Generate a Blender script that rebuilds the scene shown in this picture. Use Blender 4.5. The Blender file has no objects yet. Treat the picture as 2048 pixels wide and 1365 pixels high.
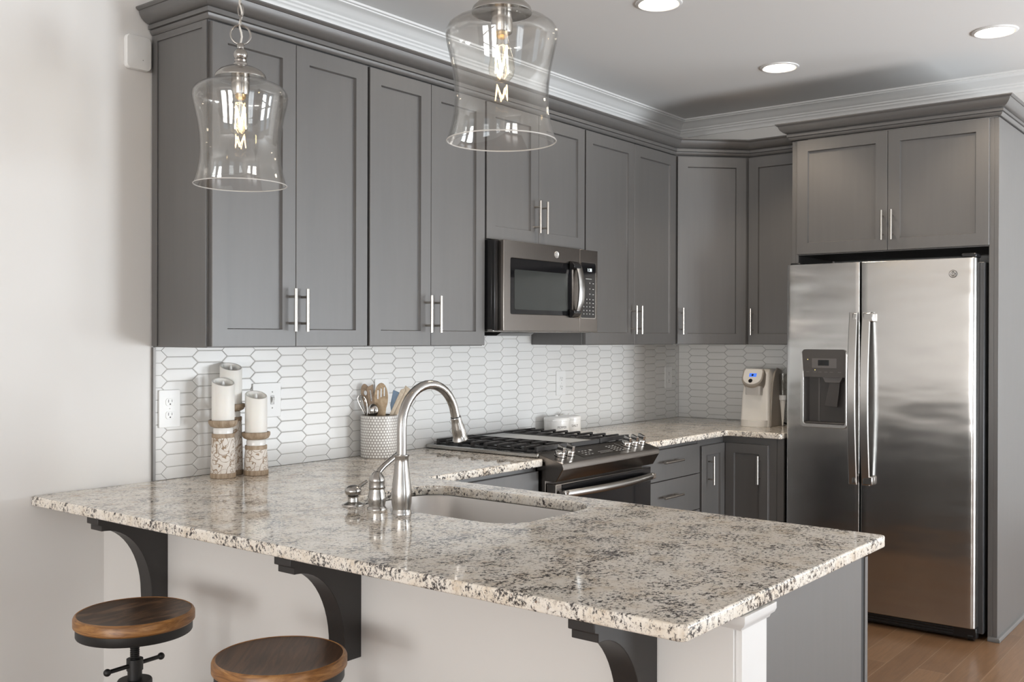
import bpy, bmesh, math, random
from math import sin, cos, pi, radians
from mathutils import Vector, Matrix
S = bpy.context.scene
COL = S.collection
random.seed(7)

# ---------------------------------------------------------------- camera
cam = bpy.data.cameras.new('camera'); camo = bpy.data.objects.new('camera', cam); COL.objects.link(camo)
yaw, pit, rol = .9091, -.0032, .0026
F = Vector((sin(yaw)*cos(pit), cos(yaw)*cos(pit), sin(pit)))
R0 = Vector((cos(yaw), -sin(yaw), 0)); U0 = R0.cross(F)
R1 = R0*cos(rol) + U0*sin(rol); U1 = -R0*sin(rol) + U0*cos(rol)
camo.matrix_world = Matrix(((R1.x, U1.x, -F.x, -1.9281), (R1.y, U1.y, -F.y, -3.0748), (R1.z, U1.z, -F.z, 1.4058), (0, 0, 0, 1)))
cam.sensor_width = 36; cam.lens = 2015.58/2048*36; cam.shift_x = -14.9/2048; cam.clip_start = .05
S.camera = camo

# ---------------------------------------------------------------- world, daylight, exposure
S.view_settings.view_transform = 'Standard'; S.view_settings.look = 'None'
S.view_settings.exposure = 0.0; S.view_settings.gamma = 1.0
W = bpy.data.worlds.new('world'); S.world = W; W.use_nodes = True
W.node_tree.nodes['Background'].inputs[0].default_value = (.80, .90, 1, 1)
W.node_tree.nodes['Background'].inputs[1].default_value = 1.2
def area(name, loc, rot, sx, sy, power, col=(1, 1, 1), spread=pi):
    l = bpy.data.lights.new(name, 'AREA'); l.shape = 'RECTANGLE'; l.size = sx; l.size_y = sy
    l.energy = power; l.color = col; l.spread = spread
    o = bpy.data.objects.new(name, l); COL.objects.link(o); o.location = loc; o.rotation_euler = rot
    return o
# daylight arriving through the windows of the rear wall (y = -6.3) and of the side walls
RW = [(-5.2, -3.8), (-1.9, -.5), (1.9, 3.3), (4.3, 6.1)]          # rear windows, x ranges
for (a, b), pw, sky in zip(RW, (24, 28, 305, 150), (2, 2, 6, 8)):
    lo = a > 1.5                                    # low glass doors on the right, ordinary windows on the left
    area('ground_bounce_daylight', ((a+b)/2, -6.75, .85 if lo else 1.15), (radians(136), 0, 0), b-a, 2.0 if lo else 1.6, pw, (.90, .955, 1))
    area('sky_daylight', ((a+b)/2, -6.50, 1.25 if lo else 1.45), (radians(90), 0, 0), b-a, 2.0 if lo else 1.6, sky, (.80, .90, 1))
for yy in (-5.0, -2.4):
    area('side_daylight', (-8.42, yy, 1.0), (0, radians(-132), 0), 1.9, 1.8, 195, (1, .985, .96))

# ---------------------------------------------------------------- materials
def mat(name, base=(.8, .8, .8), rough=.5, metal=0, spec=.5, **kw):
    m = bpy.data.materials.new(name); m.use_nodes = True
    b = m.node_tree.nodes['Principled BSDF']
    b.inputs['Base Color'].default_value = (*base, 1); b.inputs['Roughness'].default_value = rough
    b.inputs['Metallic'].default_value = metal; b.inputs['Specular IOR Level'].default_value = spec
    for k, v in kw.items(): b.inputs[k].default_value = v
    return m
def nd(m, t, **kw):
    n = m.node_tree.nodes.new(t)
    for k, v in kw.items():
        if hasattr(n, k): setattr(n, k, v)
        else: n.inputs[k.replace('_', ' ')].default_value = v
    return n
def lk(m, a, b): m.node_tree.links.new(a, b)
def bsdf(m): return m.node_tree.nodes['Principled BSDF']
def coord(m, scale=(1, 1, 1), rot=(0, 0, 0)):
    t = nd(m, 'ShaderNodeTexCoord'); p = nd(m, 'ShaderNodeMapping')
    p.inputs['Scale'].default_value = scale; p.inputs['Rotation'].default_value = rot
    lk(m, t.outputs['Object'], p.inputs['Vector']); return p.outputs['Vector']
def noise(m, vec, sc, det=3, rough=.5, dist=0):
    n = nd(m, 'ShaderNodeTexNoise'); n.inputs['Scale'].default_value = sc; n.inputs['Detail'].default_value = det
    n.inputs['Roughness'].default_value = rough; n.inputs['Distortion'].default_value = dist
    lk(m, vec, n.inputs['Vector']); return n.outputs['Fac']
def ramp(m, fac, stops):
    r = nd(m, 'ShaderNodeValToRGB'); e = r.color_ramp.elements
    while len(e) < len(stops): e.new(.5)
    for x, (p, c) in zip(e, stops): x.position = p; x.color = (*c, 1) if len(c) == 3 else c
    lk(m, fac, r.inputs[0]); return r.outputs[0]
def mix(m, fac, a, b, mode='MIX'):
    n = nd(m, 'ShaderNodeMix'); n.data_type = 'RGBA'; n.blend_type = mode
    for s, v in ((0, fac), (6, a), (7, b)):
        if isinstance(v, (int, float)): n.inputs[s].default_value = v
        elif isinstance(v, tuple): n.inputs[s].default_value = (*v, 1)
        else: lk(m, v, n.inputs[s])
    return n.outputs[2]
def bump(m, fac, strength=.1, dist=.002):
    b = nd(m, 'ShaderNodeBump'); b.inputs['Strength'].default_value = strength; b.inputs['Distance'].default_value = dist
    lk(m, fac, b.inputs['Height']); lk(m, b.outputs[0], bsdf(m).inputs['Normal'])

M_wall = mat('wall_paint', (.77, .755, .735), .6); bump(M_wall, noise(M_wall, coord(M_wall), 180, 2), .05, .001)
M_ceil = mat('ceiling_paint', (.83, .825, .815), .85)
M_trim = mat('trim_paint', (.80, .795, .785), .35)
M_cab = mat('cabinet_paint', (.098, .093, .090), .40, 0, .95)
v = coord(M_cab, (18, 18, 1.2)); lk(M_cab, ramp(M_cab, noise(M_cab, v, 2.5, 4), [(.3, (.104, .1005, .0975)), (.7, (.111, .107, .104))]), bsdf(M_cab).inputs['Base Color'])
M_corb = mat('corbel_paint', (.030, .027, .026), .42)
M_dark = mat('dark_gap', (.012, .012, .012), .6)
M_black = mat('black_plastic', (.012, .012, .013), .22)
M_blackglass = mat('black_glass', (.008, .008, .009), .06)
M_castiron = mat('cast_iron', (.028, .026, .026), .48)
M_enamel = mat('black_enamel', (.012, .012, .013), .12)
M_blackmetal = mat('black_metal', (.014, .0135, .0135), .45)
def steel(name, col, rough, grain, wave=0.0, brush=.05):
    m = mat(name, col, rough, 1.0)
    v = coord(m, grain); f = noise(m, v, 1.0, 3)
    mr = nd(m, 'ShaderNodeMapRange'); mr.inputs['To Min'].default_value = rough-.02; mr.inputs['To Max'].default_value = rough+.03
    lk(m, f, mr.inputs[0]); lk(m, mr.outputs[0], bsdf(m).inputs['Roughness'])
    if wave:
        w = noise(m, coord(m, (1, 1.2, 3.2)), 2.2, 1.5)
        b = nd(m, 'ShaderNodeBump'); b.inputs['Strength'].default_value = wave; b.inputs['Distance'].default_value = .02
        lk(m, w, b.inputs['Height']); lk(m, b.outputs[0], bsdf(m).inputs['Normal'])
    return m
M_fridge = steel('fridge_steel', (.53, .52, .505), .20, (6, 400, 1.5), .20)
M_fridge.node_tree.nodes['Principled BSDF'].inputs['Anisotropic'].default_value = .35
M_steel = steel('stainless_steel', (.44, .43, .415), .24, (2, 200, 300))
M_dsteel = steel('dark_stainless', (.25, .228, .21), .24, (2, 200, 300))
M_sink = steel('sink_steel', (.56, .54, .52), .36, (300, 3, 60))
M_sink.node_tree.nodes['Principled BSDF'].inputs['Metallic'].default_value = .88
M_nickel = steel('brushed_nickel', (.42, .405, .385), .21, (250, 250, 4))
M_pull = steel('pull_nickel', (.56, .53, .49), .25, (250, 250, 4))
M_handle = mat('handle_steel', (.64, .63, .615), .24, 1)
M_chrome = mat('polished_chrome', (.50, .48, .455), .08, 1)
M_emblem = mat('emblem_silver', (.75, .74, .72), .3, .6)
M_emblemd = mat('emblem_grey', (.22, .21, .20), .35, .6)

# granite : cream ground, grey clouds, dark and brown mineral flecks
M_gran = mat('granite', (.6, .55, .48), .07, 0, .6)
v = coord(M_gran); n1 = noise(M_gran, v, 16, 6, .65, .2)
c = ramp(M_gran, n1, [(.30, (.68, .57, .44)), (.43, (.84, .77, .67)), (.62, (.90, .855, .785)), (.8, (.79, .72, .63))])
n2 = noise(M_gran, coord(M_gran, (1, 1.25, 1), (.3, .5, .2)), 78, 8, .72, .15)
c = mix(M_gran, ramp(M_gran, n2, [(.545, (0, 0, 0)), (.65, (1, 1, 1))]), c, (.42, .355, .30))
n4 = noise(M_gran, coord(M_gran, (1, 1.2, 1), (.1, 1.2, .4)), 66, 8, .72, .1)
c = mix(M_gran, ramp(M_gran, n4, [(.60, (0, 0, 0)), (.65, (1, 1, 1))]), c, (.17, .10, .06))
n3 = noise(M_gran, coord(M_gran, (1, 1.3, 1), (1, .2, .7)), 92, 9, .76, .2)
n5 = noise(M_gran, coord(M_gran, (1, 1, 1), (.6, .1, .9)), 13, 3, .6)
mm = nd(M_gran, 'ShaderNodeMath', operation='MULTIPLY_ADD'); mm.inputs[1].default_value = .32; lk(M_gran, n5, mm.inputs[0]); lk(M_gran, n3, mm.inputs[2])
c = mix(M_gran, ramp(M_gran, mm.outputs[0], [(.685, (0, 0, 0)), (.735, (1, 1, 1))]), c, (.055, .047, .045))
lk(M_gran, c, bsdf(M_gran).inputs['Base Color'])

M_tile = mat('white_tile', (.77, .765, .75), .2, 0, .32)
v = coord(M_tile, (1.5, 1.5, 60)); bump(M_tile, noise(M_tile, v, 3, 2), .05, .002)
M_grout = mat('grout', (.42, .405, .385), .8)
M_plate = mat('white_plastic', (.80, .80, .79), .3)
M_slot = mat('slot_dark', (.05, .045, .045), .5)
M_lamp = mat('lamp_lens', (1, 1, 1), .4); bsdf(M_lamp).inputs['Emission Color'].default_value = (1, .86, .68, 1); bsdf(M_lamp).inputs['Emission Strength'].default_value = 24
M_fil = mat('filament', (1, .8, .5), .4); bsdf(M_fil).inputs['Emission Color'].default_value = (1, .72, .38, 1); bsdf(M_fil).inputs['Emission Strength'].default_value = 50
M_brass = mat('warm_brass', (.70, .52, .27), .3, 1)

def glass(name, tint, boost=1.0, ior=1.5):
    m = bpy.data.materials.new(name); m.use_nodes = True; t = m.node_tree; t.nodes.clear()
    o = t.nodes.new('ShaderNodeOutputMaterial'); mx = t.nodes.new('ShaderNodeMixShader')
    tr = t.nodes.new('ShaderNodeBsdfTransparent'); gl = t.nodes.new('ShaderNodeBsdfGlossy'); lw = t.nodes.new('ShaderNodeLayerWeight')
    def ma(op, x, y):
        n = t.nodes.new('ShaderNodeMath'); n.operation = op; n.use_clamp = op == 'MULTIPLY_ADD'
        for i, q in enumerate((x, y)):
            if isinstance(q, (int, float)): n.inputs[i].default_value = q
            else: t.links.new(q, n.inputs[i])
        return n
    f0 = ((ior-1)/(ior+1))**2                       # Schlick reflectance, the same from both sides of the thin wall
    lw.inputs[0].default_value = .5
    p = ma('POWER', lw.outputs['Facing'], 4.0); q = ma('MULTIPLY_ADD', p.outputs[0], .75); q.inputs[2].default_value = f0*boost
    tr.inputs[0].default_value = (*tint, 1); gl.inputs['Roughness'].default_value = .015
    t.links.new(q.outputs[0], mx.inputs[0])
    t.links.new(tr.outputs[0], mx.inputs[1]); t.links.new(gl.outputs[0], mx.inputs[2]); t.links.new(mx.outputs[0], o.inputs[0])
    return m
M_glass = glass('clear_glass', (.975, .97, .96), 1.5)
M_rim = mat('rim_highlight', (.85, .83, .80), .25, 0, .6, Alpha=.55)  # whitish bead colour, painted highlight along the lower edge of the glass shade
M_bulb = glass('bulb_glass', (.985, .97, .93), 1.4, 1.45)
M_clearpl = glass('clear_plastic', (.86, .85, .83), 1.2)

def wood(name, c1, c2, c3, scale=(1, 1, 1), rough=.4, sc=9.0, rot=(0, 0, 0)):
    m = mat(name, c2, rough); v = coord(m, scale, rot)
    a = noise(m, v, sc, 6, .6, 1.2)
    lk(m, ramp(m, a, [(.3, c1), (.5, c2), (.7, c3)]), bsdf(m).inputs['Base Color'])
    return m
M_seat1 = wood('walnut_swirled', (.022, .011, .006), (.060, .030, .015), (.19, .105, .055), (1.4, 4.5, 1), .33, 7, (0, 0, .5))
M_seat2 = wood('walnut_straight', (.032, .016, .009), (.075, .038, .020), (.125, .066, .036), (.9, 11, 1), .33, 6)
M_seatedge = wood('honey_wood', (.14, .055, .014), (.30, .135, .038), (.46, .24, .08), (2, 2, 14), .35, 6)
M_spoon = wood('utensil_wood', (.30, .205, .115), (.42, .30, .18), (.52, .40, .27), (2, 2, .4), .5, 20)
M_spoon2 = wood('pale_wood', (.46, .38, .28), (.56, .47, .36), (.63, .55, .44), (2, 2, .4), .5, 20)
M_spoon3 = wood('brown_wood', (.22, .15, .095), (.30, .21, .135), (.38, .28, .19), (2, 2, .4), .5, 20)
M_blue = mat('blue_silicone', (.19, .30, .45), .45)
# floor planks
M_floor = mat('floor_planks', (.2, .12, .08), .32)
v = coord(M_floor)
br = nd(M_floor, 'ShaderNodeTexBrick'); br.offset = .37
for k, val in {'Color1': (.180, .098, .050, 1), 'Color2': (.240, .138, .074, 1), 'Mortar': (.32, .22, .14, 1), 'Scale': 1.0,
               'Mortar Size': .0014, 'Brick Width': 1.25, 'Row Height': .127, 'Bias': 0}.items(): br.inputs[k].default_value = val
lk(M_floor, v, br.inputs['Vector'])
g = noise(M_floor, coord(M_floor, (1.2, 16, 1)), 5, 5, .6, .6)
lk(M_floor, mix(M_floor, .55, br.outputs[0], ramp(M_floor, g, [(.3, (.62, .60, .58)), (.7, (1.15, 1.12, 1.1))]), 'MULTIPLY'), bsdf(M_floor).inputs['Base Color'])
M_cream = mat('cream_wax', (.83, .81, .765), .45, 0, .4); bsdf(M_cream).inputs['Subsurface Weight'].default_value = .15; bsdf(M_cream).inputs['Subsurface Radius'].default_value = (.02, .015, .01)
# carved whitewashed wood of the candle holders
M_carve = mat('carved_wood', (.5, .4, .3), .65)
def vine(sc, dist, rot, w0, w1):
    a = noise(M_carve, coord(M_carve, (1, 1, 1), rot), sc, 0, .3, dist)
    ab = nd(M_carve, 'ShaderNodeMath', operation='SUBTRACT'); ab.inputs[1].default_value = .5; lk(M_carve, a, ab.inputs[0])
    ac = nd(M_carve, 'ShaderNodeMath', operation='ABSOLUTE'); lk(M_carve, ab.outputs[0], ac.inputs[0])
    return ramp(M_carve, ac.outputs[0], [(w0, (1, 1, 1)), (w1, (0, 0, 0))])
mx_ = nd(M_carve, 'ShaderNodeMath', operation='MAXIMUM')
lk(M_carve, vine(24, 1.5, (.2, .4, .9), .016, .034), mx_.inputs[0]); lk(M_carve, vine(40, .9, (1.1, .3, .2), .012, .030), mx_.inputs[1])
lk(M_carve, mix(M_carve, mx_.outputs[0], (.72, .67, .615), (.33, .235, .155)), bsdf(M_carve).inputs['Base Color'])
bump(M_carve, mx_.outputs[0], .6, .002)
M_band = wood('holder_wood', (.22, .155, .10), (.34, .255, .175), (.44, .35, .26), (4, 4, 1), .6, 14)
M_crock = mat('crock_grey', (.40, .375, .35), .35)
M_dot = mat('crock_dot', (.80, .785, .76), .3)
M_ceramic = mat('white_ceramic', (.80, .79, .77), .2)
M_ink = mat('grey_lettering', (.18, .17, .165), .6)
M_kwhite = mat('machine_cream', (.84, .81, .76), .3)
M_kgrey = mat('machine_champagne', (.42, .375, .325), .3, .35)
M_kside = mat('machine_taupe', (.33, .295, .255), .35)
M_screen = mat('blue_screen', (.05, .12, .5), .2); bsdf(M_screen).inputs['Emission Color'].default_value = (.06, .2, .9, 1); bsdf(M_screen).inputs['Emission Strength'].default_value = .9
M_panel = mat('dispenser_grey', (.075, .068, .064), .3)
M_panel2 = mat('dispenser_light', (.14, .13, .125), .3)
M_mark = mat('control_marks', (.42, .42, .41), .5)
M_led = mat('display_digits', (.7, .75, .75), .4); bsdf(M_led).inputs['Emission Color'].default_value = (.75, .85, .9, 1); bsdf(M_led).inputs['Emission Strength'].default_value = .9
M_amber = mat('indicator_light', (1, .8, .3), .4); bsdf(M_amber).inputs['Emission Color'].default_value = (1, .75, .25, 1); bsdf(M_amber).inputs['Emission Strength'].default_value = 2
M_mwin = mat('oven_window', (.055, .06, .058), .10, .35)

# ---------------------------------------------------------------- mesh helpers
class MB:
    def __init__(s): s.v = []; s.f = []; s.m = []
    def add(s, vs, fs, mi=0):
        o = len(s.v); s.v += [Vector(x) for x in vs]; s.f += [[o+i for i in f] for f in fs]; s.m += [mi]*len(fs); return s
    def box(s, x0, x1, y0, y1, z0, z1, mi=0):
        return s.add([(x, y, z) for x in (x0, x1) for y in (y0, y1) for z in (z0, z1)],
                     [(0, 1, 3, 2), (4, 6, 7, 5), (0, 4, 5, 1), (2, 3, 7, 6), (0, 2, 6, 4), (1, 5, 7, 3)], mi)
    def prism(s, poly, ax, a0, a1, mi=0):
        n = len(poly)
        def P(p, a): return {'x': (a, p[0], p[1]), 'y': (p[0], a, p[1]), 'z': (p[0], p[1], a)}[ax]
        return s.add([P(p, a0) for p in poly]+[P(p, a1) for p in poly],
                     [list(range(n))[::-1], list(range(n, 2*n))]+[(i, (i+1) % n, n+(i+1) % n, n+i) for i in range(n)], mi)
    def loft(s, rings, mi=0, cap=True, closed=True):
        n = len(rings[0]); fs = []
        for k in range(len(rings)-1):
            for i in range(n if closed else n-1):
                j = (i+1) % n; fs.append((k*n+i, k*n+j, (k+1)*n+j, (k+1)*n+i))
        if cap: fs += [list(range(n))[::-1], [(len(rings)-1)*n+i for i in range(n)]]
        return s.add([p for r in rings for p in r], fs, mi)
    def lathe(s, prof, c=(0, 0, 0), seg=32, mi=0, cap=True):
        rings = [[(c[0]+r*cos(2*pi*i/seg), c[1]+r*sin(2*pi*i/seg), c[2]+z) for i in range(seg)] for r, z in prof]
        return s.loft(rings, mi, cap)
    def tube(s, pts, r, seg=12, mi=0, closed=False, cap=True):
        pts = [Vector(p) for p in pts]; n = len(pts); rs = r if isinstance(r, (list, tuple)) else [r]*n
        tang = []
        for i in range(n):
            a = pts[(i-1) % n] if closed or i > 0 else pts[i]; b = pts[(i+1) % n] if closed or i < n-1 else pts[i]
            tang.append((b-a).normalized())
        t = tang[0]; up = Vector((0, 0, 1)) if abs(t.z) < .9 else Vector((1, 0, 0)); nv = (up - t*up.dot(t)).normalized()
        rings = []
        for i in range(n):
            t = tang[i]; nv = (nv - t*nv.dot(t)).normalized(); b = t.cross(nv)
            rings.append([pts[i]+(nv*cos(2*pi*k/seg)+b*sin(2*pi*k/seg))*rs[i] for k in range(seg)])
        if closed: rings.append(rings[0])
        return s.loft(rings, mi, cap and not closed)
    def ball(s, c, r, seg=20, mi=0, sc=(1, 1, 1)):
        rings = []
        for j in range(1, 12):
            a = pi*j/12; rings.append([(c[0]+r*sc[0]*sin(a)*cos(2*pi*i/seg), c[1]+r*sc[1]*sin(a)*sin(2*pi*i/seg), c[2]-r*sc[2]*cos(a)) for i in range(seg)])
        return s.loft(rings, mi)
    def xf(s, m, start=0):
        for i in range(start, len(s.v)): s.v[i] = m @ s.v[i]
        return s
def link_mesh(name, me, mats, parent=None, bevel=0, smooth=35):
    for m in (mats if isinstance(mats, (list, tuple)) else [mats]): me.materials.append(m)
    o = bpy.data.objects.new(name, me); COL.objects.link(o)
    if parent: o.parent = parent
    if smooth:
        for p in me.polygons: p.use_smooth = True
        me.set_sharp_from_angle(angle=radians(smooth))
    if bevel:
        b = o.modifiers.new('bevel', 'BEVEL'); b.width = bevel; b.segments = 2; b.limit_method = 'ANGLE'; b.angle_limit = radians(50); b.use_clamp_overlap = True
    return o
def part(name, mb, mats, parent=None, bevel=0, label=None, smooth=35):
    me = bpy.data.meshes.new(name); me.from_pydata([tuple(x) for x in mb.v], [], mb.f)
    for p, mi in zip(me.polygons, mb.m): p.material_index = mi
    bm = bmesh.new(); bm.from_mesh(me); bmesh.ops.recalc_face_normals(bm, faces=bm.faces); bm.to_mesh(me); bm.free()
    o = link_mesh(name, me, mats, parent, bevel, smooth)
    if label: o['label'] = label
    return o
def tag(o, label, cat, group=None, kind=None):
    o['label'] = label; o['category'] = cat
    if group: o['group'] = group
    if kind: o['kind'] = kind
    return o
def thing(name, label, cat, loc=(0, 0, 0), rz=0, group=None):
    o = bpy.data.objects.new(name, None); COL.objects.link(o); o.location = loc; o.rotation_euler = (0, 0, rz); o.empty_display_size = .05
    return tag(o, label, cat, group)
def struct(name, mb, m, bevel=0, parent=None):
    o = part(name, mb, m, parent, bevel)
    if not parent: o['kind'] = 'structure'
    return o
def copy_tree(root, loc, rz, label):
    r = root.copy(); COL.objects.link(r); r.location = loc; r.rotation_euler = (0, 0, rz); r['label'] = label
    for ch in list(root.children):
        c = ch.copy(); COL.objects.link(c); c.parent = r
        for g in ch.children:
            d = g.copy(); COL.objects.link(d); d.parent = c
    return r
def slab_mesh(name, loops, thick, bev=0, res=3):
    """filled 2D outline (first loop) with holes, extruded: mesh centred on z = 0"""
    cu = bpy.data.curves.new(name, 'CURVE'); cu.dimensions = '2D'; cu.fill_mode = 'BOTH'; cu.extrude = max(thick/2-bev, 1e-5); cu.bevel_depth = bev; cu.bevel_resolution = res
    cu.offset = -bev
    for lp in loops:
        sp = cu.splines.new('POLY'); sp.points.add(len(lp)-1); sp.use_cyclic_u = True
        for p, q in zip(sp.points, lp): p.co = (q[0], q[1], 0, 1)
    o = bpy.data.objects.new(name, cu); COL.objects.link(o)
    dg = bpy.context.evaluated_depsgraph_get(); me = bpy.data.meshes.new_from_object(o.evaluated_get(dg))
    bpy.data.objects.remove(o); bpy.data.curves.remove(cu); me.materials.clear(); me.name = name
    return me
def slab(name, loops, thick, M, mats, parent=None, bev=0, smooth=35):
    me = slab_mesh(name, loops, thick, bev); me.transform(M)
    return link_mesh(name, me, mats, parent, 0, smooth)
def text_mesh(body, size, M, thick=.0004):
    cu = bpy.data.curves.new('lettering', 'FONT'); cu.body = body; cu.size = size; cu.align_x = 'CENTER'; cu.align_y = 'CENTER'; cu.extrude = thick
    o = bpy.data.objects.new('lettering', cu); COL.objects.link(o)
    dg = bpy.context.evaluated_depsgraph_get(); me = bpy.data.meshes.new_from_object(o.evaluated_get(dg))
    bpy.data.objects.remove(o); bpy.data.curves.remove(cu); me.materials.clear(); me.transform(M); return me
def rrect(x0, x1, y0, y1, r, n=6):
    p = []
    for cx, cy, a in ((x1-r, y1-r, 0), (x0+r, y1-r, 90), (x0+r, y0+r, 180), (x1-r, y0+r, 270)):
        p += [(cx+r*cos(radians(a+90*i/n)), cy+r*sin(radians(a+90*i/n))) for i in range(n+1)]
    return p
def roundpoly(pts, rads, n=5):
    out = []; N = len(pts)
    for i in range(N):
        p = Vector(pts[i]); a = (Vector(pts[i-1])-p).normalized(); b = (Vector(pts[(i+1) % N])-p).normalized(); r = rads[i]
        if r <= 0: out.append(tuple(p)); continue
        ang = a.angle(b); d = r/math.tan(ang/2); s = p+a*d; e = p+b*d; c = p+(a+b).normalized()*(r/sin(ang/2))
        for k in range(n+1):
            q = s.lerp(e, k/n)-c; out.append(tuple(c+q.normalized()*r))
    return out
def circ(cx, cy, r, n=24, ry=None): return [(cx+r*cos(2*pi*i/n), cy+(ry or r)*sin(2*pi*i/n)) for i in range(n)]
def sweep(mb, path, prof, side=1, mi=0):
    """mitred sweep of profile [(offset, z)] along an open 2D path"""
    n = len(path); P = [Vector(p) for p in path]
    nor = []
    for i in range(n-1):
        d = (P[i+1]-P[i]).normalized(); nor.append(Vector((-d.y, d.x))*side)
    rings = []
    for i in range(n):
        if i == 0: m = nor[0]
        elif i == n-1: m = nor[-1]
        else: m = (nor[i-1]+nor[i]).normalized(); m = m/m.dot(nor[i])
        rings.append([(P[i].x+m.x*d, P[i].y+m.y*d, z) for d, z in prof])
    return mb.loft(rings, mi)
T = Matrix.Translation
def RX(a): return Matrix.Rotation(radians(a), 4, 'X')
def RY(a): return Matrix.Rotation(radians(a), 4, 'Y')
def RZ(a): return Matrix.Rotation(radians(a), 4, 'Z')
UP = RX(90)                                         # drawing plane (x, y) -> (x, z), front towards -y

WR = 3.634; ZC = .916; ZU = 1.371
# ---------------------------------------------------------------- setting
struct('floor', MB().box(-8.1, 6.6, -6.4, .2, -.05, 0), M_floor)
struct('ceiling', MB().box(-8.1, 6.7, -6.4, .2, 2.745, 2.80), M_ceil)
struct('wall_back', MB().box(-8.1, 6.6, .008, .12, 0, 2.745), M_wall)
struct('wall_right', MB().box(WR+.008, WR+.14, -.985, .008, 0, 2.745), M_wall)
struct('wall_header', MB().box(WR+.008, WR+.14, -6.3, -.985, 2.53, 2.745), M_wall)
struct('wall_recess', MB().box(WR+.125, WR+.14, -1.93, -.985, 0, 2.53), M_wall)
def holed_wall(name, axis, pos, t, a0, a1, holes):
    m = MB(); xs = a0
    def bx(p, q, z0, z1):
        if q > p and z1 > z0: m.box(p, q, pos-t, pos, z0, z1) if axis == 'y' else m.box(pos-t, pos, p, q, z0, z1)
    for p, q, z0, z1 in holes: bx(xs, p, 0, 2.745); bx(p, q, 0, z0); bx(p, q, z1, 2.745); xs = q
    bx(xs, a1, 0, 2.745); return struct(name, m, M_wall)
hz = [(a, b, .2 if a > 1.5 else .6, 2.3) for a, b in RW]
holed_wall('wall_rear', 'y', -6.3, .1, -8.1, 6.6, hz)
sz = [(-5.9, -4.1, .35, 2.3), (-3.3, -1.5, .35, 2.3)]
holed_wall('wall_left', 'x', -8.0, .1, -6.3, .008, sz)
struct('wall_far_right', MB().box(6.5, 6.6, -6.3, .008, 0, 2.745), M_wall)
wi = 0
for (p, q, z0, z1), ax in [(h, 'y') for h in hz]+[(h, 'x') for h in sz]:
    wi += 1; m = MB()
    def wb(a, b, c, d): m.box(a, b, -6.34, -6.31, c, d) if ax == 'y' else m.box(-8.04, -8.01, a, b, c, d)
    wb(p, p+.05, z0, z1); wb(q-.05, q, z0, z1); wb(p, q, z0, z0+.05); wb(p, q, z1-.05, z1); wb((p+q)/2-.02, (p+q)/2+.02, z0, z1); wb(p, q, (z0+z1)/2-.02, (z0+z1)/2+.02)
    struct('window_%d' % wi, m, M_trim)
# ceiling crown moulding
CR = [(0, 2.650), (.012, 2.650), (.012, 2.664), (.016, 2.672), (.023, 2.676), (.024, 2.684), (.031, 2.689), (.032, 2.696), (.040, 2.701), (.048, 2.709), (.060, 2.719), (.074, 2.726), (.086, 2.730), (.088, 2.735), (.096, 2.737), (.098, 2.745), (0, 2.745)]
struct('trim_1', sweep(MB(), [(-8.0, .008), (WR+.008, .008), (WR+.008, -6.3)], CR, -1), M_trim)
# peninsula half wall, with its white end board and cap moulding
XP = -.170; YE = -2.222
struct('wall_peninsula', MB().box(XP, -.045, YE, .008, 0, .884), M_wall)
m = MB().box(XP+.012, -.047, YE-.012, YE, 0, .862)
sweep(m, [(XP+.004, YE+.06), (XP+.004, YE-.012), (-.040, YE-.012)], [(0, .852), (.003, .852), (.006, .858), (.014, .864), (.018, .872), (.018, .884), (0, .884)], -1)
struct('trim_2', m, M_trim)
m = MB()
sweep(m, [(-8.0, .008), (XP, .008), (XP, YE-.012)], [(0, 0), (.014, 0), (.014, .09), (.010, .11), (0, .12)], -1)
struct('baseboard_left', m, M_trim)
struct('trim_3', MB().box(.0, .009, -.004, .008, ZC+.001, ZU-.001), mat('edge_trim_metal', (.20, .19, .18), .45, .6))

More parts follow.
